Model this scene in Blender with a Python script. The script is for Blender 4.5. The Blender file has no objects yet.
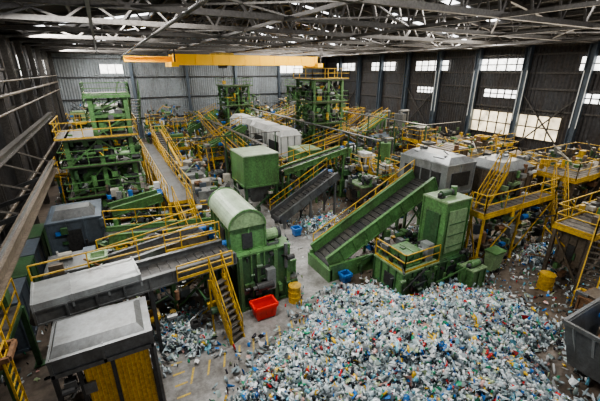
import bpy, math, random
import numpy as np
from mathutils import Vector, Matrix
random.seed(7); np.random.seed(7)
R=random.random
def U(a,b): return a+(b-a)*random.random()

# ------------------------------------------------------------------ materials
MATS={}
def paint(name,col,rough=.5,metal=0.0,dirt=.45,dcol=(.05,.042,.034),scale=1.3,bump=.2,ov=.4):
    m=bpy.data.materials.new(name);m.use_nodes=True;nt=m.node_tree;N=nt.nodes;L=nt.links
    b=N['Principled BSDF'];b.inputs['Roughness'].default_value=rough;b.inputs['Metallic'].default_value=metal
    g=N.new('ShaderNodeNewGeometry')
    mp=N.new('ShaderNodeMapping');mp.inputs['Scale'].default_value=(1,1,.35);L.new(g.outputs['Position'],mp.inputs[0])
    n1=N.new('ShaderNodeTexNoise');n1.inputs['Scale'].default_value=scale;n1.inputs['Detail'].default_value=8;n1.inputs['Roughness'].default_value=.72;L.new(mp.outputs[0],n1.inputs['Vector'])
    r1=N.new('ShaderNodeValToRGB');r1.color_ramp.elements[0].position=.40;r1.color_ramp.elements[1].position=.68
    L.new(n1.outputs['Fac'],r1.inputs[0])
    mul=N.new('ShaderNodeMath');mul.operation='MULTIPLY';mul.inputs[1].default_value=dirt;L.new(r1.outputs[0],mul.inputs[0])
    mx=N.new('ShaderNodeMixRGB');mx.inputs[1].default_value=(*col,1);mx.inputs[2].default_value=(*dcol,1);L.new(mul.outputs[0],mx.inputs[0])
    n2=N.new('ShaderNodeTexNoise');n2.inputs['Scale'].default_value=scale*7;n2.inputs['Detail'].default_value=5;n2.inputs['Roughness'].default_value=.7;L.new(g.outputs['Position'],n2.inputs['Vector'])
    r2=N.new('ShaderNodeValToRGB');r2.color_ramp.elements[0].position=.3;r2.color_ramp.elements[1].position=.7;L.new(n2.outputs['Fac'],r2.inputs[0])
    hs=N.new('ShaderNodeMixRGB');hs.blend_type='OVERLAY';hs.inputs[0].default_value=ov;L.new(mx.outputs[0],hs.inputs[1]);L.new(r2.outputs[0],hs.inputs[2])
    L.new(hs.outputs[0],b.inputs['Base Color'])
    bp=N.new('ShaderNodeBump');bp.inputs['Strength'].default_value=bump;L.new(n2.outputs['Fac'],bp.inputs['Height']);L.new(bp.outputs[0],b.inputs['Normal'])
    MATS[name]=m;return m
paint('green',(.105,.235,.085),.36,dirt=.6)
paint('green_light',(.24,.36,.19),.38,dirt=.5)
paint('green_dark',(.045,.115,.048),.4,dirt=.5)
paint('pale_green',(.40,.50,.37),.34,dirt=.4,bump=.05,ov=.2)
paint('yellow',(.62,.39,.04),.45,dirt=.55)
paint('yellow_panel',(.72,.41,.02),.5,dirt=.35)
paint('orange_crane',(.95,.52,.02),.4,dirt=.1,ov=.1)
paint('grey',(.19,.2,.205),.32,metal=.45,dirt=.6,bump=.05,ov=.2)
paint('grey_light',(.36,.38,.385),.28,metal=.4,dirt=.5,bump=.04,ov=.15)
paint('beige',(.40,.38,.33),.45,dirt=.55,ov=.2)
paint('white',(.66,.67,.66),.38,dirt=.35,ov=.12)
paint('steel_dark',(.06,.062,.065),.42,metal=.4,dirt=.4)
paint('steel_blue',(.12,.15,.185),.4,metal=.3,dirt=.45,ov=.2)
paint('steel_brown',(.16,.13,.10),.42,metal=.3,dirt=.5)
paint('rust',(.19,.10,.05),.7,dirt=.5)
paint('belt',(.035,.035,.038),.45,dirt=.55,dcol=(.12,.11,.09))
paint('black',(.02,.02,.02),.6,dirt=.2)
paint('blue',(.03,.16,.48),.4,dirt=.2)
paint('red',(.75,.03,.02),.4,dirt=.15,ov=.1)
paint('grate',(.15,.135,.115),.48,metal=.3,dirt=.6)
paint('siding',(.065,.066,.07),.5,metal=.2,dirt=.6,dcol=(.055,.036,.024),scale=.5)
paint('siding_back_haze',(.25,.28,.30),.6,dirt=.6,dcol=(.08,.07,.06),scale=.35,ov=.15)  # lighter bluish tone puts distance haze into the back siding colour
paint('roofing',(.03,.03,.032),.7,dirt=.5,scale=.4)
paint('truss_steel',(.105,.098,.092),.45,metal=.3,dirt=.5)
paint('aisle',(.29,.285,.275),.36,dirt=.85,dcol=(.085,.075,.065),scale=.9,bump=.06,ov=.3)
paint('floor',(.15,.12,.095),.4,dirt=.8,dcol=(.04,.03,.023),scale=.6)
paint('line_yellow',(.62,.43,.06),.6,dirt=.8,dcol=(.2,.19,.17),scale=3)
def glow(name,col,s,sc=2.0,lo=.6):
    m=bpy.data.materials.new(name);m.use_nodes=True;nt=m.node_tree;N=nt.nodes;L=nt.links
    b=N['Principled BSDF'];b.inputs['Base Color'].default_value=(.5,.5,.5,1);b.inputs['Roughness'].default_value=.3
    g=N.new('ShaderNodeNewGeometry');n=N.new('ShaderNodeTexNoise');n.inputs['Scale'].default_value=sc;n.inputs['Detail'].default_value=5;L.new(g.outputs['Position'],n.inputs['Vector'])
    mr=N.new('ShaderNodeMapRange');mr.inputs[1].default_value=.3;mr.inputs[2].default_value=.6;mr.inputs[3].default_value=lo*s;mr.inputs[4].default_value=s;L.new(n.outputs['Fac'],mr.inputs[0])
    b.inputs['Emission Color'].default_value=(*col,1);L.new(mr.outputs[0],b.inputs['Emission Strength']);MATS[name]=m
glow('window_glass',(1,.98,.93),3.0,3,.45)
glow('window_warm',(1,.82,.52),1.6,1.2,.25)
glow('skylight',(.95,.97,1),4.0)
m=bpy.data.materials.new('litter');m.use_nodes=True;nt=m.node_tree
a=nt.nodes.new('ShaderNodeAttribute');a.attribute_name='Col';b=nt.nodes['Principled BSDF'];b.inputs['Roughness'].default_value=.16
nt.links.new(a.outputs['Color'],b.inputs['Base Color']);MATS['litter']=m

# ------------------------------------------------------------------ mesh builder
DEF=['green','green_dark','grey','grey_light','grey_light','steel_dark','steel_dark','white','blue','yellow','beige','green_light','steel_brown','steel_blue','rust']
BRN=['steel_brown','steel_brown','rust','steel_dark','grey','yellow','green_dark','beige','yellow','grey','green']
class MB:
    def __init__(s,name): s.name=name;s.v=[];s.f=[];s.m=[];s.ml=[]
    def mi(s,mat):
        if mat not in s.ml: s.ml.append(mat)
        return s.ml.index(mat)
    def add(s,vs,fs,mat):
        o=len(s.v);s.v+= [tuple(v) for v in vs];k=s.mi(mat)
        for f in fs: s.f.append([i+o for i in f]);s.m.append(k)
    def box(s,x0,x1,y0,y1,z0,z1,mat):
        s.add([(x0,y0,z0),(x1,y0,z0),(x1,y1,z0),(x0,y1,z0),(x0,y0,z1),(x1,y0,z1),(x1,y1,z1),(x0,y1,z1)],
              [(0,3,2,1),(4,5,6,7),(0,1,5,4),(1,2,6,5),(2,3,7,6),(3,0,4,7)],mat)
    def hexa(s,b,t,mat):
        s.add(list(b)+list(t),[(0,3,2,1),(4,5,6,7),(0,1,5,4),(1,2,6,5),(2,3,7,6),(3,0,4,7)],mat)
    def beam(s,p,q,w,h,mat):
        p=Vector(p);q=Vector(q);d=(q-p)
        if d.length<1e-5:return
        d.normalize();up=Vector((0,0,1)) if abs(d.z)<.95 else Vector((0,1,0))
        sd=d.cross(up).normalized();u=sd.cross(d).normalized()
        a=sd*w/2;c=u*h/2
        s.add([p-a-c,p+a-c,p+a+c,p-a+c,q-a-c,q+a-c,q+a+c,q-a+c],[(0,3,2,1),(4,5,6,7),(0,1,5,4),(1,2,6,5),(2,3,7,6),(3,0,4,7)],mat)
    def ibeam(s,p,q,w,h,mat):
        p=Vector(p);q=Vector(q);d=(q-p).normalized();up=Vector((0,0,1)) if abs(d.z)<.95 else Vector((0,1,0))
        sd=d.cross(up).normalized();u=sd.cross(d).normalized()
        s.beam(p,q,w*.15,h,mat)
        for k in(-1,1): s.beam(p+u*k*h*.46,q+u*k*h*.46,w,h*.1,mat)
    def cyl(s,p,q,r,mat,n=14,r2=None):
        p=Vector(p);q=Vector(q);d=(q-p).normalized();up=Vector((0,0,1)) if abs(d.z)<.95 else Vector((1,0,0))
        a=d.cross(up).normalized();c=a.cross(d);r2=r if r2 is None else r2
        A=[p+(a*math.cos(t)+c*math.sin(t))*r for t in [2*math.pi*i/n for i in range(n)]]
        B=[q+(a*math.cos(t)+c*math.sin(t))*r2 for t in [2*math.pi*i/n for i in range(n)]]
        s.add(A+B,[(i,(i+1)%n,n+(i+1)%n,n+i) for i in range(n)]+[tuple(range(n))[::-1],tuple(range(n,2*n))],mat)
    def rail(s,pts,mat='yellow',h=1.05,t=.042,step=1.3):
        for a,b in zip(pts[:-1],pts[1:]):
            a=Vector(a);b=Vector(b);L=(b-a).length;n=max(1,int(L/step))
            for i in range(n+1):
                p=a.lerp(b,i/n);s.beam(p,p+Vector((0,0,h)),t,t,mat)
            for k in(1,.55): s.beam(a+Vector((0,0,h*k)),b+Vector((0,0,h*k)),t,t,mat)
            s.beam(a+Vector((0,0,.06)),b+Vector((0,0,.06)),.03,.1,mat)
    def deck(s,x0,x1,y0,y1,z,mat='grate',fr='yellow'):
        s.box(x0,x1,y0,y1,z-.06,z,mat)
        for a,b in(((x0,y0),(x1,y0)),((x0,y1),(x1,y1)),((x0,y0),(x0,y1)),((x1,y0),(x1,y1))):
            s.beam((*a,z-.1),(*b,z-.1),.07,.18,fr)
        n=int((x1-x0)/.5)
        for i in range(1,n): s.box(x0+i*.5-.015,x0+i*.5+.015,y0,y1,z,z+.012,'steel_dark')
    def legs(s,x0,x1,y0,y1,z,mat='green',t=.16,z0=0,brace=True,step=3.0):
        nx=max(1,round((x1-x0)/step));ny=max(1,round((y1-y0)/step))
        for i in range(nx+1):
            for j in range(ny+1):
                if 0<i<nx and 0<j<ny: continue
                x=x0+(x1-x0)*i/nx;y=y0+(y1-y0)*j/ny
                s.box(x-t/2,x+t/2,y-t/2,y+t/2,z0,z,mat);s.box(x-t,x+t,y-t,y+t,z0,z0+.04,mat)
        if brace and z-z0>1.6:
            for i in range(nx):
                xa=x0+(x1-x0)*i/nx;xb=x0+(x1-x0)*(i+1)/nx
                s.beam((xa,y0,z0+.3),(xb,y0,z-.3),t*.5,t*.5,mat)
            for j in range(ny):
                ya=y0+(y1-y0)*j/ny;yb=y0+(y1-y0)*(j+1)/ny
                s.beam((x0,ya,z0+.3),(x0,yb,z-.3),t*.5,t*.5,mat)
    def stairs(s,top,bot,w,mat='yellow',tread='grate'):
        top=Vector(top);bot=Vector(bot);d=Vector((bot.x-top.x,bot.y-top.y,0)).normalized();sd=Vector((-d.y,d.x,0))*w/2
        n=max(4,int((top.z-bot.z)/.22))
        for i in range(1,n):
            p=top.lerp(bot,i/n);s.beam(p-sd,p+sd,.22,.04,tread)
        for k in(-1,1):
            s.beam(top+sd*k,bot+sd*k,.05,.18,mat)
            s.beam(top+sd*k+Vector((0,0,1)),bot+sd*k+Vector((0,0,1)),.04,.04,mat)
            s.beam(top+sd*k+Vector((0,0,.5)),bot+sd*k+Vector((0,0,.5)),.035,.035,mat)
            for i in range(5):
                p=top.lerp(bot,i/4)+sd*k;s.beam(p,p+Vector((0,0,1)),.04,.04,mat)
    def body(s,x0,x1,y0,y1,z0,z1,mat,top=None,rib=.7,ribm=None,door=True):
        top=top or mat;ribm=ribm or mat
        s.box(x0,x1,y0,y1,z0,z1,mat)
        s.box(x0-.06,x1+.06,y0-.06,y1+.06,z1-.002,z1+.08,top)
        s.box(x0-.05,x1+.05,y0-.05,y1+.05,z0-.01,z0+.12,ribm)
        n=max(1,round((x1-x0)/rib))
        for i in range(n+1):
            x=x0+(x1-x0)*i/n;s.box(x-.035,x+.035,y0-.05,y0+.01,z0,z1,ribm)
            if i<n: s.box(x,x+.02,y0,y1,z1+.07,z1+.11,top)
        n=max(1,round((y1-y0)/rib))
        for i in range(n+1):
            y=y0+(y1-y0)*i/n;s.box(x0-.05,x0+.01,y-.035,y+.035,z0,z1,ribm);s.box(x1-.01,x1+.05,y-.035,y+.035,z0,z1,ribm)
        if door and z1-z0>1:
            xm=x0+(x1-x0)*.3;s.box(xm,xm+(x1-x0)*.3,y0-.07,y0,z0+.2,z0+(z1-z0)*.75,'steel_dark')
            ym=y0+(y1-y0)*.3;s.box(x0-.07,x0,ym,ym+(y1-y0)*.3,z0+.25,z0+(z1-z0)*.7,'steel_dark')
    def motor(s,x,y,z,mat='blue',r=.18,l=.6,ax=0):
        d=Vector((l,0,0)) if ax==0 else Vector((0,l,0));p=Vector((x,y,z))
        s.cyl(p,p+d,r,mat);s.cyl(p+d,p+d*1.25,r*1.08,'steel_dark');s.cyl(p-d*.3,p,r*.5,'grey')
        s.box(x-.1,x+.2,y-.12,y+.12,z-r-.12,z-r+.05,'steel_dark')
    def hopper(s,x0,x1,y0,y1,zb,zt,mat,k=.35):
        cx,cy=(x0+x1)/2,(y0+y1)/2
        def sh(x,y,z,q): return (cx+(x-cx)*q,cy+(y-cy)*q,z)
        c=[(x0,y0),(x1,y0),(x1,y1),(x0,y1)]
        o=[sh(x,y,zt,1) for x,y in c]+[sh(x,y,zb,k) for x,y in c]+[sh(x,y,zt,.94) for x,y in c]+[sh(x,y,zb+.05,k*.8) for x,y in c]
        s.add(o,[(4,5,1,0),(5,6,2,1),(6,7,3,2),(7,4,0,3),(8,9,13,12),(9,10,14,13),(10,11,15,14),(11,8,12,15),(0,1,9,8),(1,2,10,9),(2,3,11,10),(3,0,8,11),(12,13,14,15),(4,7,6,5)],mat)
        for a,b in((0,1),(1,2),(2,3),(3,0)): s.beam(o[a],o[b],.1,.14,mat)
    def bits(s,x0,x1,y0,y1,z0,z1,n,cols=None,sz=(.12,.5)):
        cols=cols or (BRN if x0>22.4 else DEF)
        for i in range(n):
            x,y,z=U(x0,x1),U(y0,y1),U(z0,z1);k=random.random();c=random.choice(cols);a=U(*sz)
            if k<.45: s.box(x,x+a,y,y+U(*sz),z,z+U(*sz),c)
            elif k<.6: s.cyl((x,y,z),(x+a,y,z),a*.35,c,10)
            elif k<.78: s.cyl((x,y,z),(x,y,z+a*1.3),a*.3,c,10)
            elif k<.92:
                e=Vector((x,y,z));q=e+Vector((U(-1,1),U(-1,1),U(-.4,.9)))*1.3;s.beam(e,q,.06,.06,c)
            else:
                s.hopper(x,x+a*1.6,y,y+a*1.6,z,z+a,c)
    def done(s,bevel=0):
        me=bpy.data.meshes.new(s.name);me.from_pydata(s.v,[],s.f)
        for k in s.ml: me.materials.append(MATS[k])
        me.polygons.foreach_set('material_index',s.m);me.update()
        ob=bpy.data.objects.new(s.name,me);bpy.context.collection.objects.link(ob)
        if bevel:
            b=ob.modifiers.new('b','BEVEL');b.width=bevel;b.segments=2;b.limit_method='ANGLE'
        return ob

def conveyor(name,p0,p1,w,fr='green',belt='belt',side=.45,legm=None,rail=False,cover=None,zf=0,cleat=.6,railm='yellow'):
    s=MB(name);p0=Vector(p0);p1=Vector(p1);d=(p1-p0).normalized();sd=Vector((-d.y,d.x,0)).normalized();up=sd.cross(d)*-1
    if up.z<0: up=-up
    L=(p1-p0).length
    s.beam(p0,p1,w,.05,belt)
    s.beam(p0-up*.3,p1-up*.3,w*.95,.05,belt)
    for k in(-1,1):
        o=sd*k*(w/2+.06)
        s.beam(p0+o+up*(side/2-.2),p1+o+up*(side/2-.2),.09,side,fr)
        s.beam(p0+o+up*(side-.2),p1+o+up*(side-.2),.16,.05,fr)
        s.beam(p0+o-up*.22,p1+o-up*.22,.16,.06,fr)
        n=int(L/.8)
        for i in range(n+1):
            q=p0.lerp(p1,i/max(1,n))+sd*k*(w/2+.13);s.beam(q-up*.2,q+up*(side-.2),.06,.06,fr)
    n=int(L/cleat)
    for i in range(n):
        q=p0.lerp(p1,(i+.5)/n)+up*.04;s.beam(q-sd*w*.46,q+sd*w*.46,.04,.05,'steel_dark')
    for q in(p0,p1): s.cyl(q-sd*w*.5-up*.13,q+sd*w*.5-up*.13,.17,'steel_dark')
    n=max(1,int(L/2.6))
    for i in range(n+1):
        q=p0.lerp(p1,.06+.88*i/n)
        if q.z-zf<.5: continue
        for k in(-1,1):
            o=q+sd*k*(w/2+.06);s.beam((o.x,o.y,zf),(o.x,o.y,o.z-.2),.13,.13,legm or fr)
        a=q+sd*(w/2);b=q-sd*(w/2);s.beam((a.x,a.y,zf+(q.z-zf)*.2),(b.x,b.y,q.z-.3),.07,.07,legm or fr)
    m=p1+sd*(w/2+.3)-up*.1;s.motor(m.x-.2,m.y,m.z,'blue')
    if cover:
        a=p0.lerp(p1,cover[0]);b=p0.lerp(p1,cover[1])
        s.beam(a+up*.28,b+up*.28,w+.2,.42,cover[2])
        n=int((b-a).length/.9)
        for i in range(n+1):
            q=a.lerp(b,i/max(1,n))+up*.29;s.beam(q-sd*(w/2+.13),q+sd*(w/2+.13),.06,.46,cover[2])
    if rail:
        for k in rail:
            o=sd*k*(w/2+.2)+up*.1;s.rail([p0+o,p1+o],h=.95,mat=railm)
    return s

# ------------------------------------------------------------------ room
XL,XR,YB,YN=-6.0,38.0,60.0,-8.0
EZ,RX,RZ=12.4,16.0,16.2
def roofz(x): return EZ+(RZ-EZ)*((x-XL)/(RX-XL) if x<RX else (XR-x)/(XR-RX))
s=MB('floor');s.box(XL-.3,XR+.3,YN,YB+.3,-.3,0,'floor');s.done()
s=MB('concrete_aisle')
s.hexa([(.1,2,.0),(7.4,-4,.0),(9.2,12.2,.0),(.1,12.2,.0)],[(.1,2,.012),(7.4,-4,.012),(9.2,12.2,.012),(.1,12.2,.012)],'aisle')
s.box(6.8,9.6,12.2,34,0,.012,'aisle');s.box(9.6,30,15.6,17.6,0,.012,'aisle');s.done()
s=MB('floor_marking')
for i in range(11):
    x=.9+i*.6;y=9.5+i*.08
    s.hexa([(x,y,.014),(x+.07,y,.014),(x+.3,y+.65,.014),(x+.23,y+.65,.014)],[(x,y,.02),(x+.07,y,.02),(x+.3,y+.65,.02),(x+.23,y+.65,.02)],'line_yellow')
for i in range(7):
    y=7.6+i*.5
    s.box(.35+i*.02,.85,y,y+.07,.014,.02,'line_yellow')
s.done()
def zig(name,a,b,ztopf,mat,pitch=.34,dep=.07,z0=0,nrm=(1,0)):
    s=MB(name);a=Vector(a);b=Vector(b);n=int((b-a).length/pitch)*2
    vs=[];fs=[]
    for i in range(n+1):
        p=a.lerp(b,i/n);k=dep if i%2 else 0
        x=p.x+nrm[0]*k;y=p.y+nrm[1]*k;vs+=[(x,y,z0),(x,y,ztopf(p.x))]
    for i in range(n): fs.append((2*i,2*i+2,2*i+3,2*i+1))
    s.add(vs,fs,mat);return s
s=zig('wall_left',(XL,YN),(XL,YB),lambda x:EZ,'siding')
for z in(2.5,5,7.5,10): s.box(XL+.07,XL+.19,YN,YB,z,z+.14,'truss_steel')
s.done()
s=zig('wall_right',(XR,YN),(XR,YB),lambda x:EZ,'siding',nrm=(-1,0))
for z in(2.2,6.2,8.2,9.7,11.4): s.box(XR-.2,XR-.07,YN,YB,z,z+.16,'truss_steel')
s.done()
s=zig('wall_back',(XL,YB),(XR,YB),roofz,'siding_back_haze',nrm=(0,-1))
for z in(3,6,9,11.5): s.box(XL,XR,YB-.2,YB-.07,z,z+.16,'steel_dark')
s.done()
s=MB('ceiling')
for xa,xb in((XL,RX),(RX,XR)):
    n=30
    for j in range(n):
        x0=xa+(xb-xa)*j/n;x1=xa+(xb-xa)*(j+1)/n
        s.add([(x0,YN,roofz(x0)),(x1,YN,roofz(x1)),(x1,YB,roofz(x1)),(x0,YB,roofz(x0))],[(0,1,2,3)],'roofing')
for xa,xb,k in((XL,RX,13),(RX,XR,13)):
    for j in range(k+1):
        x=xa+(xb-xa)*j/k;s.box(x-.06,x+.06,YN,YB,roofz(x)-.28,roofz(x)-.03,'truss_steel')
s.done()
BAY=5.4
ys=[YB-.5-i*BAY for i in range(13)]
for i,y in enumerate(ys):
    s=MB('roof_truss')
    zb=12.3
    s.beam((XL,y,zb),(XR,y,zb),.24,.24,'truss_steel')
    s.beam((XL,y,EZ-.1),(RX,y,RZ-.4),.24,.28,'truss_steel');s.beam((RX,y,RZ-.4),(XR,y,EZ-.1),.24,.28,'truss_steel')
    k=18
    for j in range(k):
        x0=XL+(XR-XL)*j/k;x1=XL+(XR-XL)*(j+1)/k;xm=(x0+x1)/2
        s.beam((x0,y,zb),(xm,y,roofz(xm)-.3),.1,.1,'truss_steel');s.beam((xm,y,roofz(xm)-.3),(x1,y,zb),.1,.1,'truss_steel')
    if i%2==0:
        for j in range(0,k,3):
            x0=XL+(XR-XL)*j/k;x1=XL+(XR-XL)*(j+3)/k
            s.beam((x0,y,zb),(x1,y-BAY,zb),.07,.07,'truss_steel');s.beam((x1,y,zb),(x0,y-BAY,zb),.07,.07,'truss_steel')
    s.done()
    s=MB('wall_column');s.ibeam((XL+.45,y,0),(XL+.45,y,12.3),.4,.45,'truss_steel');s.done()
    s=MB('wall_column');s.ibeam((XR-.5,y,0),(XR-.5,y,12.3),.5,.55,'steel_blue')
    if i%3==1: s.beam((XR-.4,y,2),(XR-.4,y-BAY,8),.12,.12,'truss_steel');s.beam((XR-.4,y-BAY,2),(XR-.4,y,8),.12,.12,'truss_steel')
    s.done()
s=MB('roof_tie_beam')
for x in(0,8,16,24,32): s.beam((x,YN,12.25),(x,YB,12.25),.14,.16,'truss_steel')
for x,z in((3,11.9),(29,11.9)): s.cyl((x,YN,z),(x,YB,z),.08,'truss_steel')
s.done()
for x in(4,12,20,28):
    s=MB('wall_column');s.ibeam((x,YB-.45,0),(x,YB-.45,12.2),.4,.4,'steel_blue');s.done()
def area(loc,rot,sx,sy,e,col=(1,.97,.92)):
    l=bpy.data.lights.new('daylight','AREA');l.shape='RECTANGLE';l.size=sx;l.size_y=sy;l.energy=e;l.color=col
    o=bpy.data.objects.new('daylight_lamp',l);o.location=loc;o.rotation_euler=rot;bpy.context.collection.objects.link(o)
SK=[(-4,4,54),(19,29,53),(-4,5,44),(20,33,46.5),(17.5,31,39.5),(-4,4,32),(17,29,33),(24,36,27),(-4,5,20),(17,30,20.5),(22,36,11),(-2,8,9),(14,28,3)]  # strips nearest the camera are out of view, added for top light there
EN=[1500,1500,1500,1500,1500,1200,1300,900,1100,1300,700,1300,900]
for i,(x0,x1,y) in enumerate(SK):
    s=MB('skylight_%d'%(i+1))
    for a,b in((y-.45,y-.03),(y+.03,y+.45)):
        s.hexa([(x0,a,roofz(x0)-.05),(x1,a,roofz(x1)-.05),(x1,b,roofz(x1)-.05),(x0,b,roofz(x0)-.05)],
           [(x0,a,roofz(x0)-.02),(x1,a,roofz(x1)-.02),(x1,b,roofz(x1)-.02),(x0,b,roofz(x0)-.02)],'skylight')
    s.done()
    sl=math.atan2(roofz(x1)-roofz(x0),x1-x0)
    area(((x0+x1)/2,y,roofz((x0+x1)/2)-.5),(0,-sl,0),abs(x1-x0),.8,EN[i])
wn=0
def window(y0,y1,z0,z1,mat='window_glass',div=5):
    global wn;wn+=1
    s=MB('window_%d'%wn);s.box(XR-.16,XR-.1,y0,y1,z0,z1,mat)
    for i in range(div+1):
        y=y0+(y1-y0)*i/div;s.box(XR-.24,XR-.15,y-.05,y+.05,z0,z1,'steel_dark')
    for z in(z0,(z0+z1)/2,z1): s.box(XR-.25,XR-.15,y0,y1,z-.05,z+.05,'steel_dark')
    s.done()
for y in(14.5,24.5,34,43.3,53): window(y-2.7,y+2.7,9.95,11.2)
window(13,16.3,7.2,8.1);window(22,26,7.2,8.1);window(17.5,27,3.4,5.8,'window_warm',9);window(33,36,7.2,8.0)
wn+=1
s=MB('window_%d'%wn)
for (x0,x1) in((0,3),(28,33)):
    s.box(x0,x1,YB-.16,YB-.1,9.6,10.8,'window_glass')
    for k in range(4): s.box(x0+(x1-x0)*k/3-.04,x0+(x1-x0)*k/3+.04,YB-.24,YB-.15,9.6,10.8,'steel_dark')
s.done()
wn+=1
s=MB('window_%d'%wn)
for y in(40,46,53):
    s.box(XL+.1,XL+.16,y-1.6,y+1.6,9.6,11.2,'window_glass')
    for k in range(4): s.box(XL+.15,XL+.24,y-1.6+k*3.2/3-.04,y-1.6+k*3.2/3+.04,9.6,11.2,'steel_dark')
s.done()
s=MB('crane_runway_beam');s.ibeam((-3.35,2,4.8),(-3.35,24.4,4.8),.32,.5,'steel_brown');s.beam((-3.35,2,5.1),(-3.35,24.4,5.1),.07,.07,'grey')
s.ibeam((-4.7,2,6.2),(-4.7,40,6.2),.3,.4,'truss_steel')
for y in range(5,24,3): s.beam((-3.35,y,4.55),(XL+.7,y,4.0),.14,.18,'steel_dark');s.beam((-3.35,y,4.55),(XL+.7,y,2.8),.1,.1,'steel_dark');s.beam((-4.7,y,6.0),(-3.35,y+1.5,4.9),.08,.08,'truss_steel')
s.done()
s=MB('wall_pipe')
for x,z,r in((-5.2,8.6,.1),(-5.1,7.7,.07),(-5.1,9.4,.06),(-5.1,3.4,.1)): s.cyl((x,0,z),(x,58,z),r,'steel_brown')
for y in range(3,58,5): s.beam((-5.9,y,7.4),(-5.1,y,9.6),.08,.08,'steel_dark')
s.done()
s=MB('overhead_bridge_crane')
y=44
for dy in(0,2.4):
    s.box(7.5,26.5,y+dy-.25,y+dy+.25,10.6,11.75,'orange_crane')
    for x in range(8,27,2): s.box(x-.04,x+.04,y+dy-.29,y+dy+.29,10.6,11.75,'orange_crane')
s.ibeam((2.5,y+1.1,11.2),(8,y+1.1,11.2),.5,.6,'orange_crane')
for x in(7.5,26.5): s.box(x-.4,x+.4,y-1,y+3.4,10.4,10.9,'orange_crane')
s.cyl((13,y+1,10.6),(14,y+1,10.6),.35,'steel_dark');s.cyl((13.5,y+1,10.6),(13.5,y+1,8.8),.04,'steel_dark');s.box(13.3,13.7,y+.9,y+1.1,8.4,8.8,'yellow')
s.box(12.4,14.6,y-.2,y+2.5,11.75,12.0,'yellow')
for x in(7.5,26.5): s.beam((x,y-1,10.9),(x,y-1,12.18),.15,.15,'steel_dark');s.beam((x,y+3.3,10.9),(x,y+3.3,12.18),.15,.15,'steel_dark')
s.done()

# ------------------------------------------------------------------ left foreground line
s=conveyor('covered_conveyor',(-3.0,11.75,3.1),(3.4,12.5,3.0),1.2,fr='grey',legm='steel_dark',cover=(0,.46,'grey_light'),rail=[1],cleat=.35)
s.rail([(1.2,11.4,2.9),(3.3,11.6,2.9)],h=.6)
s.bits(-2.9,3,11.3,12.8,.2,2.4,40,cols=['steel_dark','green_dark','grey','yellow','rust']);s.done()
s=MB('baling_press')
s.body(3.7,6.1,12.3,13.9,0,2.7,'green_dark',top='green',rib=.6,ribm='green')
s.body(5.2,6.5,12.5,13.8,0,1.7,'green',rib=.4)
s.body(3.6,5.1,12.6,15.6,2.7,3.9,'green',rib=.6)
n=16;r=.8;zc=3.9
vs=[];fs=[]
for i in range(n+1):
    t=math.pi*i/n;vs+=[(4.3-math.cos(t)*r,12.5,zc+math.sin(t)*r*.95),(4.3-math.cos(t)*r,15.7,zc+math.sin(t)*r*.95)]
for i in range(n): fs.append((2*i,2*i+2,2*i+3,2*i+1))
s.add(vs,fs,'pale_green')
s.add([vs[2*i] for i in range(n+1)],[tuple(range(n+1))],'green_light');s.add([vs[2*i+1] for i in range(n+1)],[tuple(range(n+1))],'green')
for y in(12.5,15.7): 
    for i in range(n): s.beam(Vector((vs[2*i][0],y,vs[2*i][2])),Vector((vs[2*i+2][0],y,vs[2*i+2][2])),.07,.07,'green')
s.motor(5.2,13,3.1,'green_light',r=.25,l=.6);s.motor(4.4,12.0,1.2,'steel_dark',ax=0)
s.cyl((5.9,12.2,1.7),(5.9,12.2,2.9),.09,'grey');s.cyl((6.2,13.2,1.8),(6.2,13.2,2.6),.22,'green')
s.box(4.9,5.3,12.0,12.3,.9,1.9,'grey_light')
for x in(3.8,4.6,5.4,6.0): s.box(x-.08,x+.08,12.18,12.3,0,2.7,'green')
s.bits(3.8,6.2,12.0,12.25,.2,2.6,26,cols=['green','green_dark','steel_dark','grey','black'],sz=(.1,.35))
s.bits(5.1,6.3,12.5,14,1.8,2.9,14,cols=['green','green_dark','steel_dark','grey'],sz=(.1,.35))
s.done()
s=MB('access_platform')
s.deck(1.2,3.4,13.4,14.4,2.6);s.legs(1.2,3.4,13.4,14.4,2.5,'green');s.rail([(1.2,14.4,2.6),(3.4,14.4,2.6)])
s.stairs((2.6,11.5,2.6),(3.0,10.65,0),.6);s.legs(2.3,2.9,11.5,11.55,2.5,'yellow',t=.06,brace=False)
s.done()
s=MB('conveyor_drive_housing')
s.body(-2.4,.0,9.0,10.7,2.5,3.0,'grey',top='grey',rib=1.0,door=False)
s.hexa([(-2.4,9.0,3.05),(-.1,9.0,3.05),(-.1,10.7,3.05),(-2.4,10.7,3.05)],[(-2.3,9.3,3.25),(-.3,9.3,3.25),(-.3,10.4,3.25),(-2.3,10.4,3.25)],'grey')
s.box(-1.75,-.12,9.02,9.08,.1,2.5,'yellow_panel')
for x in(-2.4,-1.85,-1.05,-.05): s.box(x-.05,x+.05,8.96,9.1,0,2.5,'steel_dark')
for i in range(14): s.box(-1.7+i*.12-.015,-1.7+i*.12+.015,8.995,9.03,.15,2.45,'yellow')
s.box(-.08,-.02,9.1,10.6,.1,2.4,'steel_brown')
for y in(9.1,9.9,10.6): s.box(-.04,.08,y-.06,y+.06,0,2.45,'grey')
s.motor(-2.0,10.9,2.2,'green');s.bits(-2.4,-1.8,8.9,9.0,.2,2.2,8,cols=['steel_dark','grey'])
s.done()
s=MB('wall_gantry_walkway')
for k in(0,.5): s.beam((-3.4,9.5+k,.2),(-3.4,9.5+k,3.9),.05,.05,'yellow')
for i in range(12): s.beam((-3.4,9.5,.4+i*.3),(-3.4,10,.4+i*.3),.04,.04,'yellow')
s.rail([(-3.7,6,2.6),(-3.7,13,2.6)]);s.deck(-5.2,-3.7,5,13,2.6,fr='green_dark');s.legs(-5.1,-3.7,5,13,2.5,'green_dark')
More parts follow.
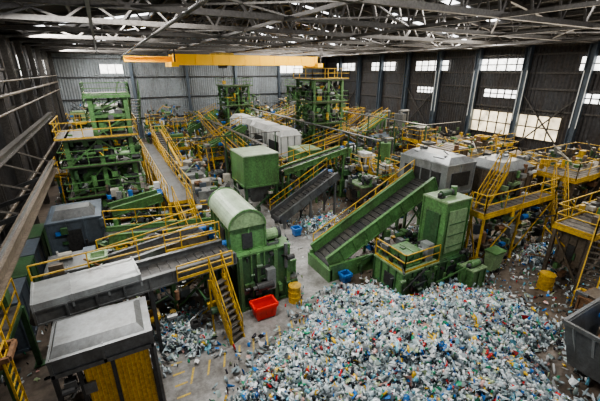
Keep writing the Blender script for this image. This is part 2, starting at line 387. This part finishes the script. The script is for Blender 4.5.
s.bits(-5.0,-3.9,6,13,2.7,3.3,26);s.done()
s=MB('electrical_cabinet_row')
for i in range(4): s.body(-5.0,-4.1,14+i*2.0,15.8+i*2.0,0,2.1,'green_dark' if i%2 else 'steel_blue',rib=.9)
s.done()
s=MB('optical_sorter')
s.body(-3.4,-1.2,18.3,20.9,1.6,3.3,'steel_blue',top='steel_blue',rib=.8);s.legs(-3.4,-1.2,18.3,20.9,1.6,'green')
s.hexa([(-3.2,18.5,3.38),(-1.4,18.5,3.38),(-1.4,19.6,3.38),(-3.2,19.6,3.38)],[(-3,18.7,3.8),(-1.6,18.7,3.8),(-1.6,19.4,3.8),(-3,19.4,3.8)],'grey')
s.bits(-3.4,-1.2,18,18.3,.6,3,14);s.done()
s=MB('optical_sorter');s.body(-3.2,-1.8,14.8,16.4,1.3,2.5,'steel_blue',top='grey',rib=.8);s.legs(-3.2,-1.8,14.8,16.4,1.3,'green');s.bits(-3.2,-1.6,14.4,16.6,.3,2.8,30);s.done()
conveyor('conveyor_belt',(-1.3,15.0,2.2),(3.0,15.4,2.7),.9,fr='grey',legm='green',rail=[1]).done()
conveyor('conveyor_belt',(-1.0,17.4,2.6),(6.0,18.0,1.6),.9,fr='green',rail=[1]).done()
conveyor('conveyor_belt',(-.8,21.0,2.6),(1.9,21.4,2.9),.8,fr='green').done()
s=MB('recycling_line_machinery')
s.bits(-1.4,5.8,16.1,16.9,.2,2.2,120);s.bits(-1,6,18.8,20.2,.2,2.2,150);s.bits(-1,2,13.6,14.6,.2,2.2,40);s.bits(-1,1.9,21.8,24.5,.2,2.9,120);s.done()
s=MB('elevated_walkway');s.deck(2.2,3.5,19.6,38,3.0,mat='grey');s.legs(2.2,3.5,19.6,38,2.9,'yellow',step=3.5)
s.rail([(2.2,19.6,3),(2.2,38,3)]);s.rail([(3.5,19.6,3),(3.5,38,3)]);s.stairs((2.8,19.5,3),(3.4,16.9,0.0),.8)
s.done()
s=MB('sorting_belt_line')
s.body(4.0,5.6,20.5,31,1.3,2.1,'grey',rib=1.2,door=False);s.box(4.2,5.4,20.6,31,2.1,2.22,'belt');s.legs(4,5.6,20.5,31,1.3,'green')
for y in range(21,31,2): s.body(4.2,5.4,y,y+.7,2.2,2.8,random.choice(['grey_light','beige','steel_blue','green']),door=False)
s.bits(3.8,6.6,20.5,31,.2,2.8,280)
s.done()

# ------------------------------------------------------------------ towers
def tower(name,x0,x1,y0,y1,lv,top,mat='green',seed=1,upper=None):
    random.seed(seed);s=MB(name);t=.26
    for x in(x0,(x0+x1)/2,x1):
        for y in(y0,y1): s.ibeam((x,y,0),(x,y,lv[-1]),t,t,mat)
    zz=[0]+lv
    for a,b in zip(zz[:-1],zz[1:]):
        for y in(y0,y1): s.beam((x0,y,b-.12),(x1,y,b-.12),.14,.24,mat)
        for x in(x0,x1): s.beam((x,y0,b-.12),(x,y1,b-.12),.14,.24,mat)
        s.box(x0-.5,x1+.5,y0-.5,y1+.3,b-.05,b,'grate')
        s.rail([(x0-.5,y1,b),(x0-.5,y0-.5,b),(x1+.5,y0-.5,b),(x1+.5,y1,b)],mat=mat if random.random()<.7 else 'yellow',h=1.0,t=.05)
        xm=(x0+x1)/2
        s.beam((x0,y0,a),(xm,y0,b-.2),.1,.1,mat);s.beam((x1,y0,a),(xm,y0,b-.2),.1,.1,mat)
        s.beam((x0,y0,a),(x0,y1,b-.2),.1,.1,mat)
        bm=random.choice([mat,'green_dark','grey','green_dark'])
        s.body(x0+.5,x0+.5+(x1-x0)*U(.35,.5),y0+.5,y1-.5,a+.05,a+(b-a)*U(.5,.8),bm,rib=.6)
        s.hopper(xm+.2,x1-.3,y0+.4,y1-.5,a+(b-a)*.3,b-.3,random.choice(['green','grey','green_dark']))
        s.cyl((xm+.6,y0+.3,a),(xm+.6,y0+.3,b),.14,'grey');s.motor(x1-.8,y0+.1,a+.5,'green_light')
        s.bits(x0-.2,x1,y0-.3,y0+.4,a+.1,b-.5,34,cols=['green','green','green_dark','grey_light','steel_dark','steel_dark','yellow','grey'],sz=(.12,.6))
        s.bits(x0-.3,x0+.3,y0,y1,a+.1,b-.5,20,cols=['green','green_dark','steel_dark','grey'],sz=(.12,.6))
    if upper:
        ux0,ux1,uy0,uy1,uz=upper
        for x in(ux0,ux1):
            for y in(uy0,uy1): s.ibeam((x,y,lv[-1]),(x,y,uz),t,t,mat)
        h=lv[-1]
        while h<uz-.5:
            h2=min(uz,h+1.3)
            for y in(uy0,uy1): s.beam((ux0,y,h2-.1),(ux1,y,h2-.1),.12,.2,mat);s.beam((ux0,y,h),(ux1,y,h2-.1),.09,.09,mat)
            for x in(ux0,ux1): s.beam((x,uy0,h2-.1),(x,uy1,h2-.1),.12,.2,mat)
            h=h2
        s.body(ux0+.3,ux1-.3,uy0+.3,uy1-.3,lv[-1]+.2,lv[-1]+(uz-lv[-1])*.5,'green',rib=.5)
        s.bits(ux0-.2,ux1,uy0-.2,uy1,lv[-1]+.1,uz-.3,36,cols=['green','green_dark','green_light','grey'])
        s.deck(ux0-.3,ux1+.3,uy0-.3,uy1+.3,uz,fr=mat);s.rail([(ux0-.3,uy1,uz),(ux0-.3,uy0-.3,uz),(ux1+.3,uy0-.3,uz),(ux1+.3,uy1,uz)],mat=mat,h=.7,t=.05)
        s.stairs((ux1+.6,uy0,uz-.2),(ux1+.6,uy1+1,lv[-1]),.6,mat=mat)
    return s.done()
tower('screening_tower',-2.6,1.0,25.2,29,[2.4,4.4,6.1],9,seed=3,upper=(-.9,1.1,25.6,28.4,8.6))
tower('screening_tower',18.7,22.1,31.5,35,[2.6,4.8,7.0,9.2],10,seed=5)
tower('screening_tower',15.0,18.2,49,52.5,[2.8,5.4,8.0],10,seed=8)
tower('screening_tower',-1.5,1.6,41,44.5,[2.8,5.0,6.6],10,seed=9)
tower('screening_tower',27.5,30,52,55,[2.8,5.4,7.6],10,seed=19)

# ------------------------------------------------------------------ mid machines
s=MB('hopper_feeder');s.body(7.4,9.9,21.5,24.2,2.4,4.6,'green',top='pale_green',rib=2.6,door=False);s.legs(7.5,9.8,21.6,24.1,2.4,'green_dark');s.hopper(7.7,9.6,21.8,24.0,.9,2.4,'grey');s.bits(7.4,9.9,21.3,24,.2,2.2,30);s.done()
s=MB('hopper_feeder');s.body(13.4,15.4,24.6,26.8,1.5,3.7,'green',top='green_light',rib=1,door=True);s.legs(13.5,15.3,24.7,26.7,1.5,'green_dark');s.bits(13.4,15.4,24.3,24.6,.2,3.4,14);s.done()
for i,(y,l) in enumerate(((30,3.4),(34,3.4),(38.2,3.6),(42.6,3.2))):
    s=MB('washing_drum_enclosure');s.body(14.2,16.4,y,y+l,1.6,4.0,'white',top='white',rib=.8,ribm='grey_light',door=False);s.legs(14.3,16.3,y+.1,y+l-.1,1.6,'grey')
    s.hexa([(14.2,y,4.08),(16.4,y,4.08),(16.4,y+l,4.08),(14.2,y+l,4.08)],[(14.6,y+.2,4.6),(16,y+.2,4.6),(16,y+l-.2,4.6),(14.6,y+l-.2,4.6)],'white')
    s.box(14.1,14.18,y+.6,y+l-.6,2.3,3.4,'steel_dark');s.done()
conveyor('inclined_conveyor',(8.6,13.4,.75),(15.2,13.1,4.1),1.5,fr='green',side=.75,rail=[1],cleat=.35).done()
s=MB('inclined_conveyor_base');s.box(8.4,11.2,12.3,12.45,0,.9,'green');s.box(8.4,11.2,14.25,14.4,0,.9,'green');s.box(8.3,8.5,12.3,14.4,0,.7,'green')
s.bits(9.5,14.5,12.1,12.4,.1,1.8,24,cols=['green','green_dark','steel_dark','grey']);s.bits(11,15,12.5,14.2,.1,1.6,24);s.done()
conveyor('conveyor_belt',(8.8,19.6,.7),(13.6,20.0,3.0),1.1,fr='grey',side=.5,rail=[1],cleat=.35).done()
conveyor('conveyor_belt',(10.6,22.5,3.0),(16.5,22.9,4.0),.8,fr='green',side=.35,rail=[1]).done()
s=MB('vertical_press')
s.body(13.1,14.7,9.8,11.2,1.2,4.2,'green',top='green_light',rib=1.5,door=False)
s.box(13.3,14.5,9.72,9.8,1.6,3.8,'green_light');s.body(12.9,15.0,9.6,11.4,0,1.2,'green_dark',rib=.5,ribm='green')
s.box(13.02,13.1,10.1,10.9,2.0,3.6,'green_dark');s.motor(13.3,10.4,4.5,'green_dark',r=.14);s.cyl((14.3,10.5,4.25),(14.3,10.5,4.7),.15,'green')
s.bits(12.8,14.8,9.4,9.7,.1,1.5,22,cols=['green','green_dark','steel_dark','grey'],sz=(.1,.35))
for z in(1.9,2.5,3.1): s.box(13.35,14.45,9.69,9.73,z,z+.05,'green_dark')
s.done(.02)
s=MB('bale_feed_unit')
s.body(10.6,12.8,9.6,11.6,0,1.3,'green',top='green_light',rib=.5,ribm='green_dark')
s.body(10.9,11.9,9.9,10.9,1.38,2.0,'green',rib=.4,door=False);s.rail([(10.6,11.6,1.38),(10.6,9.6,1.38),(12.8,9.6,1.38)],h=.9)
s.motor(11.9,10.2,1.8,'grey_light',r=.22);s.box(12.2,12.6,9.8,10.3,1.4,2.3,'grey_light');s.cyl((11,11.3,1.3),(11,11.3,2.3),.15,'grey')
s.bits(10.6,12.7,9.8,11.5,1.3,1.9,34,cols=['green','green_dark','steel_dark','grey','grey_light'],sz=(.1,.4));s.bits(10.3,12.7,9.4,9.6,.1,1.1,24,cols=['green','green_dark','steel_dark','grey'],sz=(.1,.35))
s.done()
s=MB('hydraulic_power_unit');s.body(14.0,14.9,8.5,9.2,0,1.0,'green',top='green_light',rib=.45);s.motor(14.1,8.8,1.25,'green',r=.16);s.box(14.95,15.2,8.6,9.1,0,.8,'grey');s.done(.01)
s=MB('sorting_cabin');s.body(15.3,17.5,11.8,15.2,3.5,5.2,'grey_light',top='grey_light',rib=1.1,door=False)
s.box(15.22,15.3,12.2,14.8,4.0,4.8,'steel_dark');s.box(15.7,17.1,11.72,11.8,4.0,4.8,'steel_dark')
for y in(12.8,13.5,14.2): s.box(15.18,15.24,y-.04,y+.04,4,4.8,'grey_light')
s.hexa([(15.3,11.8,5.28),(17.5,11.8,5.28),(17.5,15.2,5.28),(15.3,15.2,5.28)],[(15.8,12.1,5.6),(17.0,12.1,5.6),(17.0,14.9,5.6),(15.8,14.9,5.6)],'grey_light')
s.legs(15.4,17.4,11.9,15.1,3.5,'green');s.hopper(15.6,17.2,12.2,14.8,1.6,3.5,'green_dark');s.bits(15.1,17.4,11.5,12,.2,3.3,40);s.bits(15.5,17.2,12,15,5.3,5.7,10,cols=['grey','steel_dark','grey_light'],sz=(.1,.3));s.done()
s=MB('ballistic_separator');s.body(18.4,21.4,10.7,12.9,3.3,4.7,'steel_brown',top='grey',rib=.5,door=False)
s.hexa([(18.4,10.7,4.78),(21.4,10.7,4.78),(21.4,12.9,4.78),(18.4,12.9,4.78)],[(18.8,11,5.2),(20.6,11,5.2),(20.6,12.6,5.2),(18.8,12.6,5.2)],'grey_light')
s.motor(20.9,11.3,5.1,'grey_light');s.legs(18.5,21.3,10.8,12.8,3.3,'green_dark');s.hopper(18.8,20.8,11,12.6,1.6,3.3,'grey');s.bits(18.3,21.3,10.3,10.9,.2,4.6,60);s.bits(18.5,21,11,12.7,4.8,5.3,12,cols=['grey','steel_dark','grey_light'],sz=(.1,.4));s.done()
s=MB('steel_platform');s.deck(15.6,22.0,9.5,10.3,3.2);s.legs(15.7,21.9,9.55,10.25,3.1,'yellow',t=.1)
s.rail([(15.6,10.3,3.2),(15.6,9.5,3.2),(22.0,9.5,3.2),(22.0,10.3,3.2)]);s.stairs((17.9,10.4,5.0),(16.2,10.2,3.2),.5)
s.bits(16,22,9.5,10.3,.1,2.8,100);s.done()
s=MB('steel_platform');s.deck(18.2,24.5,5.9,7.6,3.0);s.legs(18.3,24.4,6.0,7.5,2.9,'steel_brown')
s.rail([(18.2,7.6,3.0),(18.2,5.9,3.0),(24.5,5.9,3)]);s.rail([(18.2,7.6,3.0),(24.5,7.6,3)]);s.stairs((18.6,5.75,3.0),(17.0,5.2,0),.65)
s.body(18.6,20.2,6.3,7.3,1.0,2.6,'steel_brown',rib=.3);s.bits(18.4,24,6,7.5,.1,2.6,80,cols=BRN);s.bits(19.5,24,6.1,7.5,3,3.5,26,cols=BRN);s.done()
s=MB('steel_platform');s.deck(23.2,30,9.2,12.5,4.0);s.legs(23.3,29.9,9.3,12.4,3.9,'steel_brown');s.rail([(23.2,12.5,4.0),(23.2,9.2,4.0),(30,9.2,4.0),(30,12.5,4.0),(23.2,12.5,4.0)])
s.bits(23.5,29,9.5,12.2,4,4.9,60);s.bits(23.5,29,9.1,12.2,.2,3.4,150,cols=BRN);s.stairs((22.9,10,4.0),(21.5,8.3,.0),.6);s.done()
s=MB('steel_platform');s.deck(19,27,15,18.4,3.9);s.legs(19.1,26.9,15.1,18.3,3.8,'yellow');s.rail([(19,18.4,3.9),(19,15,3.9),(27,15,3.9),(27,18.4,3.9)])
s.body(20,22,15.6,17.4,3.9,4.8,'steel_brown',rib=.5);s.bits(19.3,26.5,15.2,18,3.9,4.7,80,cols=BRN);s.bits(19.3,26.5,14.9,18,.2,3.4,150,cols=BRN);s.done()
s=MB('steel_platform');s.deck(27,36,20.5,22.5,3.0);s.legs(27.1,35.9,20.6,22.4,2.9,'steel_blue');s.rail([(27,22.5,3.0),(27,20.5,3.0),(36,20.5,3.0)]);s.bits(27,35,20.6,22.2,3.0,3.6,40);s.done()
conveyor('inclined_conveyor',(24.5,7.2,2.8),(31,7.3,4.2),.9,fr='steel_brown',rail=[-1,1]).done()
s=MB('support_column');s.ibeam((26.5,8.5,0),(26.5,8.5,12.1),.7,.7,'steel_blue');s.beam((26.5,8.5,7.2),(37.2,8.5,7.2),.4,.6,'steel_blue');s.done()
s=MB('waste_hopper')
s.hopper(12.15,16.0,.8,4.0,.5,2.2,'grey',k=.8);s.legs(13.1,15.4,1.5,3.4,.7,'steel_dark');s.box(12.9,15.3,1.4,3.5,.4,.9,'steel_dark')
for i in range(6): s.beam((12.6,1.2+i*.45,.6),(12.13,.9+i*.56,2.2),.07,.08,'grey_light')
s.bits(12.8,15.4,1.3,3.4,1.2,1.9,40,cols=['steel_dark','blue','grey','rust','steel_brown'])
s.done()
s=MB('small_conveyor_feeder');s.body(15.9,17.0,4.3,5.0,0,1.2,'rust',rib=.3,door=False);s.box(16.0,16.9,4.35,4.95,1.2,1.4,'steel_brown');s.bits(15.8,17,4.1,5,.1,1.3,22,cols=['yellow','rust','steel_dark','grey']);s.done()

def bin_(name,x,y,w,d,h,mat):
    s=MB(name);s.hopper(x-w/2,x+w/2,y-d/2,y+d/2,.06,h,mat,k=.82)
    for a in(-1,1):
        for b in(-1,1): s.cyl((x+a*w*.35,y+b*d*.3-.05,.05),(x+a*w*.35,y+b*d*.3+.05,.05),.05,'black')
    for k in(.25,.5,.75): s.box(x-w/2+w*k-.02,x-w/2+w*k+.02,y-d/2+.01,y-d/2+.06,h*.35,h,mat)
    return s.done()
bin_('red_container',4.5,11.55,1.0,.65,.65,'red')
def barrel(x,y,h,mat,r=.28,n='yellow_barrel'):
    s=MB(n);s.cyl((x,y,0),(x,y,h),r,mat,20)
    for k in(.05,.35,.65,.97): s.cyl((x,y,h*k-.03),(x,y,h*k+.03),r*1.06,mat,20)
    s.cyl((x,y,h),(x,y,h+.02),r*.9,mat,20);s.done()
barrel(6.15,11.85,.85,'yellow')
barrel(17.4,6.9,.8,'yellow',.32)
for x,y in((7.0,19.5),(7.2,20.3),(10.4,15.2),(6.9,26),(16.6,19.0),(14.9,16.0),(1.2,17.0)): barrel(x,y,.85,'blue',.28,'blue_drum')
bin_('blue_crate',9.1,12.0,.5,.45,.45,'blue');bin_('blue_crate',9.4,17.8,.5,.5,.5,'blue')
s=MB('wheeled_green_bin');s.hexa([(16.2,8.9,.15),(16.8,8.9,.15),(16.8,9.35,.15),(16.2,9.35,.15)],[(16.1,8.8,1.2),(16.9,8.8,1.2),(16.9,9.4,1.2),(16.1,9.4,1.2)],'green_light')
s.box(16.05,16.95,8.75,9.42,1.2,1.28,'green')
for x in(16.3,16.7): s.cyl((x,8.85,.12),(x,8.95,.12),.12,'black')
s.done()

# ------------------------------------------------------------------ plant in the depth of the hall
random.seed(21)
C1=['green','green','green_dark','grey','grey','grey_light','beige','steel_blue','white','green_light','steel_brown']
C2=['steel_brown','grey','green_dark','beige','steel_blue','steel_brown','rust','green','grey_light']
def plant(x0,x1,y0,y1,zm):
    COL=C2 if x0>23 else C1
    k=random.random();w=x1-x0;d=y1-y0
    if k<.26:
        s=MB('shredder');h=U(1.0,zm*.6);s.body(x0,x1,y0,y1,.0,h,random.choice(COL),rib=.6);s.hopper(x0+.2,x1-.2,y0+.2,y1-.2,h+.1,h+U(.6,1.2),random.choice(COL),k=.5)
        s.motor(x0+.2,y0-.3,h*.5,'blue')
    elif k<.42:
        s=MB('cyclone_separator');r=min(w,d)*.3;cx,cy=(x0+x1)/2,(y0+y1)/2;h=U(2.6,zm+1.2);c=random.choice(['grey_light','green','grey','steel_blue'])
        s.cyl((cx,cy,h*.55),(cx,cy,h),r,c,18);s.cyl((cx,cy,h*.55),(cx,cy,h*.2),r,c,18,r2=r*.2);s.cyl((cx,cy,h),(cx,cy,h+.4),r*.35,'grey')
        s.legs(cx-r,cx+r,cy-r,cy+r,h*.6,'green',t=.1);s.cyl((cx,cy,h+.3),(x1,cy,h+.3),r*.25,'grey');s.cyl((x1,cy,h+.35),(x1,cy,.0),r*.22,'grey')
    elif k<.66:
        s=MB('steel_platform');h=U(1.8,zm);s.deck(x0,x1,y0,y1,h);s.legs(x0+.1,x1-.1,y0+.1,y1-.1,h-.1,random.choice(['green','yellow','steel_brown']),t=.12);s.rail([(x0,y1,h),(x0,y0,h),(x1,y0,h),(x1,y1,h)],t=.05)
        s.body(x0+.5,x1-.5,y0+.5,y1-.5,h,h+U(.5,1.2),random.choice(COL),rib=.4);s.body(x0+.5,x1-.6,y0+.4,y1-.4,0,h-.5,random.choice(COL),rib=.5)
        s.stairs((x0+.6,y0-.05,h),(x0+.6,y0-.9,0),.5)
    elif k<.82:
        s=MB('trommel_screen');c=random.choice(COL);r=min(d*.33,.9);cy=(y0+y1)/2;z=U(1.4,2.4);s.cyl((x0,cy,z),(x1,cy,z+.3),r,c,20)
        for i in range(4):
            x=x0+w*(i+.5)/4;s.cyl((x,cy,z+.1),(x+.1,cy,z+.1),r*1.06,'grey',20)
        s.legs(x0+.1,x1-.1,y0+.2,y1-.2,z-r*.5,'green');s.rail([(x0,y0,z-.4),(x1,y0,z-.4)])
        s.box(x0,x1,y0+.1,y1-.1,z-r*.5-.1,z-r*.5,'grate')
    else:
        s=MB('machine_enclosure');h=U(1.2,zm*.8);s.body(x0,x1,y0,y1,.3,h,random.choice(COL),top=random.choice(['grey_light','grey','grey','green_light']),rib=.5);s.legs(x0,x1,y0,y1,.3,'steel_dark')
        s.cyl((x0+.4,y0+.5,h),(x0+.4,y0+.5,h+.8),.12,'grey');s.body(x0+w*.5,x1-.3,y0+.4,y1-.4,h+.08,h+.6,random.choice(COL),door=False)
    s.bits(x0,x1-.3,y0-.35,y0,.1,zm*.75,20);s.bits(x0-.2,x0,y0,y1,.1,zm*.75,14);s.bits(x0+.2,x1-.2,y0+.2,y1-.2,zm*.4,zm*.95,22,sz=(.1,.38))
    s.done()
def field(x0,x1,y0,y1,cx,cy,zm):
    nx=max(1,int((x1-x0)/cx));ny=max(1,int((y1-y0)/cy))
    for i in range(nx):
        for j in range(ny):
            a=x0+(x1-x0)*i/nx;b=x0+(x1-x0)*(i+1)/nx;c=y0+(y1-y0)*j/ny;d=y0+(y1-y0)*(j+1)/ny
            f=1.0 if c<40 else (1.3 if c<48 else 1.75)
            plant(a+U(.15,.35),b-U(.15,.35),c+U(.4,.6),d-U(.15,.35),zm*U(.75,1.15)*f)
field(10.2,14.0,27.4,57,1.9,2.4,2.7)
field(4.2,9.6,32,57,1.8,2.4,2.8)
field(23.4,27,36,51,1.8,2.4,3.6)
field(18,23,36.4,57,2.1,2.5,3.4)
field(27.5,36.5,25,50,2.4,2.8,3.8)
field(15.8,24.5,19.2,29.6,2.0,2.4,3.0)
field(-4.6,1.8,31.2,40,2.2,2.6,3.0)
field(-4.6,1.8,46,58,2.3,2.8,3.2)
field(28,36.5,14.8,19.5,2.6,2.2,2.5)
field(10.4,13,24,27,1.3,1.5,2.2)
field(30.2,37,4,13,3.0,2.8,3.0)
field(22.5,26,2.5,5.4,1.7,1.4,2.0)
for i in range(18):
    x=U(5,30);y=U(28,54);L=U(3,5.5);z=U(2,3.4)
    conveyor('conveyor_belt',(x,y,z),(x+L,y+U(-.3,.3),z+U(1.0,2)),.7,fr=random.choice(['green','grey','green','steel_brown']),rail=[1] if i%2 else [-1,1]).done()
for i in range(7):
    x=[4,9.8,17.2,24.5,9.8,17.2,22.8][i];y=U(24,42);L=U(6,11);z=U(2.2,3.0)
    conveyor('conveyor_belt',(x,y,z),(x+U(-.2,.2),y+L,z+U(.6,1.5)),.7,fr=random.choice(['green','grey','yellow']),rail=[1,-1]).done()
s=MB('cable_tray')
for x,y0,y1,z in((10,24,56,4.6),(17.6,20,48,5.0),(24.6,22,54,5.4)):
    s.box(x,x+.3,y0,y1,z,z+.06,'grey');
    for y in range(int(y0),int(y1),4): s.beam((x+.15,y,0),(x+.15,y,z),.1,.1,'green_dark')
for y,x0,x1,z in((30.8,4,24,4.4),(39,6,34,4.8),(26.9,16,36,4.4)):
    s.box(x0,x1,y,y+.2,z,z+.05,'steel_dark')
    for x in range(int(x0),int(x1),5): s.beam((x,y+.1,0),(x,y+.1,z),.1,.1,'green_dark')
s.done()

# ------------------------------------------------------------------ litter
def inst(tv,tf,pos,scl,jit):
    n=len(pos);tv=np.array(tv);k=len(tv)
    a=np.random.rand(n,3)*2*np.pi
    ca,sa=np.cos(a),np.sin(a)
    Rz=np.zeros((n,3,3));Rz[:,0,0]=ca[:,2];Rz[:,0,1]=-sa[:,2];Rz[:,1,0]=sa[:,2];Rz[:,1,1]=ca[:,2];Rz[:,2,2]=1
    Rx=np.zeros((n,3,3));Rx[:,0,0]=1;Rx[:,1,1]=ca[:,0];Rx[:,1,2]=-sa[:,0];Rx[:,2,1]=sa[:,0];Rx[:,2,2]=ca[:,0]
    M=Rz@Rx
    v=tv[None]*scl[:,None,:]
    v=v+np.random.randn(n,k,3)*jit*scl.mean(axis=1)[:,None,None]
    v=np.einsum('nij,nkj->nki',M,v)+pos[:,None,:]
    f=np.array(tf)[None]+(np.arange(n)*k)[:,None,None]
    return v.reshape(-1,3),f.reshape(-1,4),k
ring=[(math.cos(t),math.sin(t)) for t in [i*math.pi/3 for i in range(6)]]
BT=[(x*.33,y*.33,-1) for x,y in ring]+[(x*.36,y*.36,.45) for x,y in ring]+[(x*.12,y*.12,1) for x,y in ring]
BF=[(i,(i+1)%6,6+(i+1)%6,6+i) for i in range(6)]+[(6+i,6+(i+1)%6,12+(i+1)%6,12+i) for i in range(6)]+[(0,3,2,1),(0,5,4,3),(12,13,14,15),(12,15,16,17)]
ST=[(x,y,0) for y in(-1,0,1) for x in(-1,0,1)]
SF=[(0,1,4,3),(1,2,5,4),(3,4,7,6),(4,5,8,7)]
PAL=np.array([(.74,.79,.81),(.56,.64,.68),(.42,.52,.56),(.86,.87,.87),(.30,.37,.40),(.46,.56,.54),(.66,.73,.77),(.16,.19,.21),(.05,.22,.6),(.06,.36,.2),(.65,.05,.05),(.8,.52,.05),(.22,.55,.7),(.42,.5,.3),(.03,.03,.04),(.75,.45,.4)])
PW=np.array([12,12,12,9,9,9,10,7,4,4,2.6,2.4,5,3,5,2.5]);PW=PW/PW.sum()
def litter(name,pos,size=.12,base=None):
    n=len(pos);nb=int(n*.6)
    cols=[];V=[];F=[];off=0
    for (tv,tf,p,j) in((BT,BF,pos[:nb],.1),(ST,SF,pos[nb:],.3)):
        m=len(p)
        sc=np.random.uniform(.6,1.7,(m,1))*size*np.random.uniform(.6,1.2,(m,3))
        if tv is ST: sc=sc*.8
        v,f,k=inst(tv,tf,p,sc,j);V.append(v);F.append(f+off);off+=len(v)
        c=PAL[np.random.choice(len(PAL),m,p=PW)]*np.random.uniform(.5,1.1,(m,1));cols.append(np.repeat(c,k,axis=0))
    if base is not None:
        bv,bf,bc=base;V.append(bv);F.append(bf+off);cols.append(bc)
    V=np.concatenate(V);F=np.concatenate(F);C=np.clip(np.concatenate(cols),0,1)
    me=bpy.data.meshes.new(name);me.vertices.add(len(V));me.vertices.foreach_set('co',V.ravel());me.loops.add(len(F)*4);me.loops.foreach_set('vertex_index',F.ravel().astype(np.int32))
    me.polygons.add(len(F));me.polygons.foreach_set('loop_start',np.arange(0,len(F)*4,4,dtype=np.int32))
    me.update(calc_edges=True);me.validate()
    ca=me.color_attributes.new('Col','FLOAT_COLOR','POINT');ca.data.foreach_set('color',np.concatenate([C,np.ones((len(C),1))],1).ravel().astype(np.float32))
    me.materials.append(MATS['litter']);ob=bpy.data.objects.new(name,me);bpy.context.collection.objects.link(ob);return ob
def nz(x,y,s=1.0):
    return (np.sin(x*1.3*s+1)*np.cos(y*1.7*s)+.6*np.sin(x*2.9*s+y*2.1*s)+.4*np.cos(x*5.1*s-y*4.3*s+2)+.25*np.sin(x*9*s+y*11*s))/2.2
def pile(name,poly,hmax,n,res=.12,size=.12,fall=1.6):
    poly=np.array(poly,float);x0,y0=poly.min(0);x1,y1=poly.max(0)
    A=poly;B=np.roll(poly,-1,0)
    def hf(x,y):
        P=np.stack([x,y],-1)[:,None,:];d=B-A;t=np.clip(((P-A)*d).sum(-1)/(d*d).sum(-1),0,1);q=A+t[...,None]*d
        dist=np.sqrt(((P-q)**2).sum(-1)).min(1)
        xa,ya=A[:,0],A[:,1];xb,yb=B[:,0],B[:,1]
        c=((ya>y[:,None])!=(yb>y[:,None]))&(x[:,None]<(xb-xa)*(y[:,None]-ya)/(yb-ya+1e-9)+xa)
        ins=c.sum(1)%2==1
        sd=np.where(ins,dist,-dist)+nz(x,y,1.2)*.4
        h=hmax*(1-np.exp(-np.clip(sd,0,None)/fall))*(1+.36*nz(x,y,.6))
        return np.where(sd>0,h+.05,-.05),sd
    gx=np.arange(x0-.5,x1+.5,res);gy=np.arange(y0-.5,y1+.5,res);X,Y=np.meshgrid(gx,gy);h,_=hf(X.ravel(),Y.ravel())
    h=h+np.where(h>0,np.random.rand(len(h))*.12,0)
    bv=np.stack([X.ravel(),Y.ravel(),h],-1);nx,ny=len(gx),len(gy)
    i,j=np.meshgrid(np.arange(nx-1),np.arange(ny-1));a=(j*nx+i).ravel();bf=np.stack([a,a+1,a+nx+1,a+nx],-1)
    keep=h[bf].max(1)>0;bf=bf[keep]
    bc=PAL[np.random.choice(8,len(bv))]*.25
    px=np.random.uniform(x0-.8,x1+.8,n*3);py=np.random.uniform(y0-.8,y1+.8,n*3);h,sd=hf(px,py)
    ok=(sd>0)|((sd>-1.2)&(np.random.rand(len(sd))<.15*np.exp(sd*1.5)))
    px,py,h=px[ok][:n],py[ok][:n],h[ok][:n]
    pos=np.stack([px,py,np.maximum(h,0)+np.random.rand(len(px))*.22+.03],-1)
    return litter(name,pos,size,(bv,bf,bc))
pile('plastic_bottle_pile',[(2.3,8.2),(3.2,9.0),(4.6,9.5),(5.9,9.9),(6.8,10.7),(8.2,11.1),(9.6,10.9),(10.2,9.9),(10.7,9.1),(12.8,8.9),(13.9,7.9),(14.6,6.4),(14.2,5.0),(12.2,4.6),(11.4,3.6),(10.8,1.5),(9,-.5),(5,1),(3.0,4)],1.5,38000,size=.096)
pile('plastic_waste_heap',[(.2,11.0),(1.9,11.0),(2.0,13),(.4,13.2)],.6,1300,size=.09,fall=.7)
pile('plastic_waste_heap',[(10.2,17.8),(12.2,17.6),(13.4,18.8),(10.4,19.2)],.5,900,size=.1,fall=.7)
pile('plastic_waste_heap',[(15.3,12),(18,11.6),(18.4,14.5),(15.2,14.6)],.7,1000,size=.1,fall=.8)
pile('plastic_waste_heap',[(-1.2,21.5),(2,21.5),(2,24.6),(-1.2,24.4)],.8,900,size=.12,fall=.8)
pile('plastic_waste_heap',[(19,8.2),(22,8),(22.6,9.2),(19.4,9.3)],.5,700,size=.1,fall=.8)
n=10000;px=np.random.uniform(-5,34,n);py=np.random.uniform(5,48,n)
ok=~((px>6.6)&(px<9.8)&(py>11)&(np.random.rand(n)<.7))&~((px<6)&(py<12.1)&(np.random.rand(n)<.88))
litter('scattered_floor_litter',np.stack([px[ok],py[ok],np.full(ok.sum(),.05)],-1),.075)
n=2200;px=np.random.uniform(13.5,26,n);py=np.random.uniform(1,11,n);litter('scattered_floor_litter',np.stack([px,py,np.full(n,.05)],-1),.065)

# ------------------------------------------------------------------ world, lights, camera
w=bpy.data.worlds.new('w');bpy.context.scene.world=w;w.use_nodes=True
w.node_tree.nodes['Background'].inputs[0].default_value=(.93,.95,1,1);w.node_tree.nodes['Background'].inputs[1].default_value=.45
area((XR-.6,22,7.5),(0,math.radians(90),0),5,30,1600,(1,.86,.66))
cam=bpy.data.cameras.new('camera');co=bpy.data.objects.new('camera',cam);bpy.context.collection.objects.link(co)
cam.sensor_width=36;cam.lens=345/600*36;cam.clip_end=300
p=math.atan(130/345);yaw=math.atan(200/368.7)
co.location=(0,0,10);co.rotation_euler=(math.pi/2-p,0,-yaw)
bpy.context.scene.camera=co
try:
    bpy.context.scene.view_settings.look='AgX - Medium High Contrast'
    bpy.context.scene.view_settings.exposure=.45
except Exception: pass
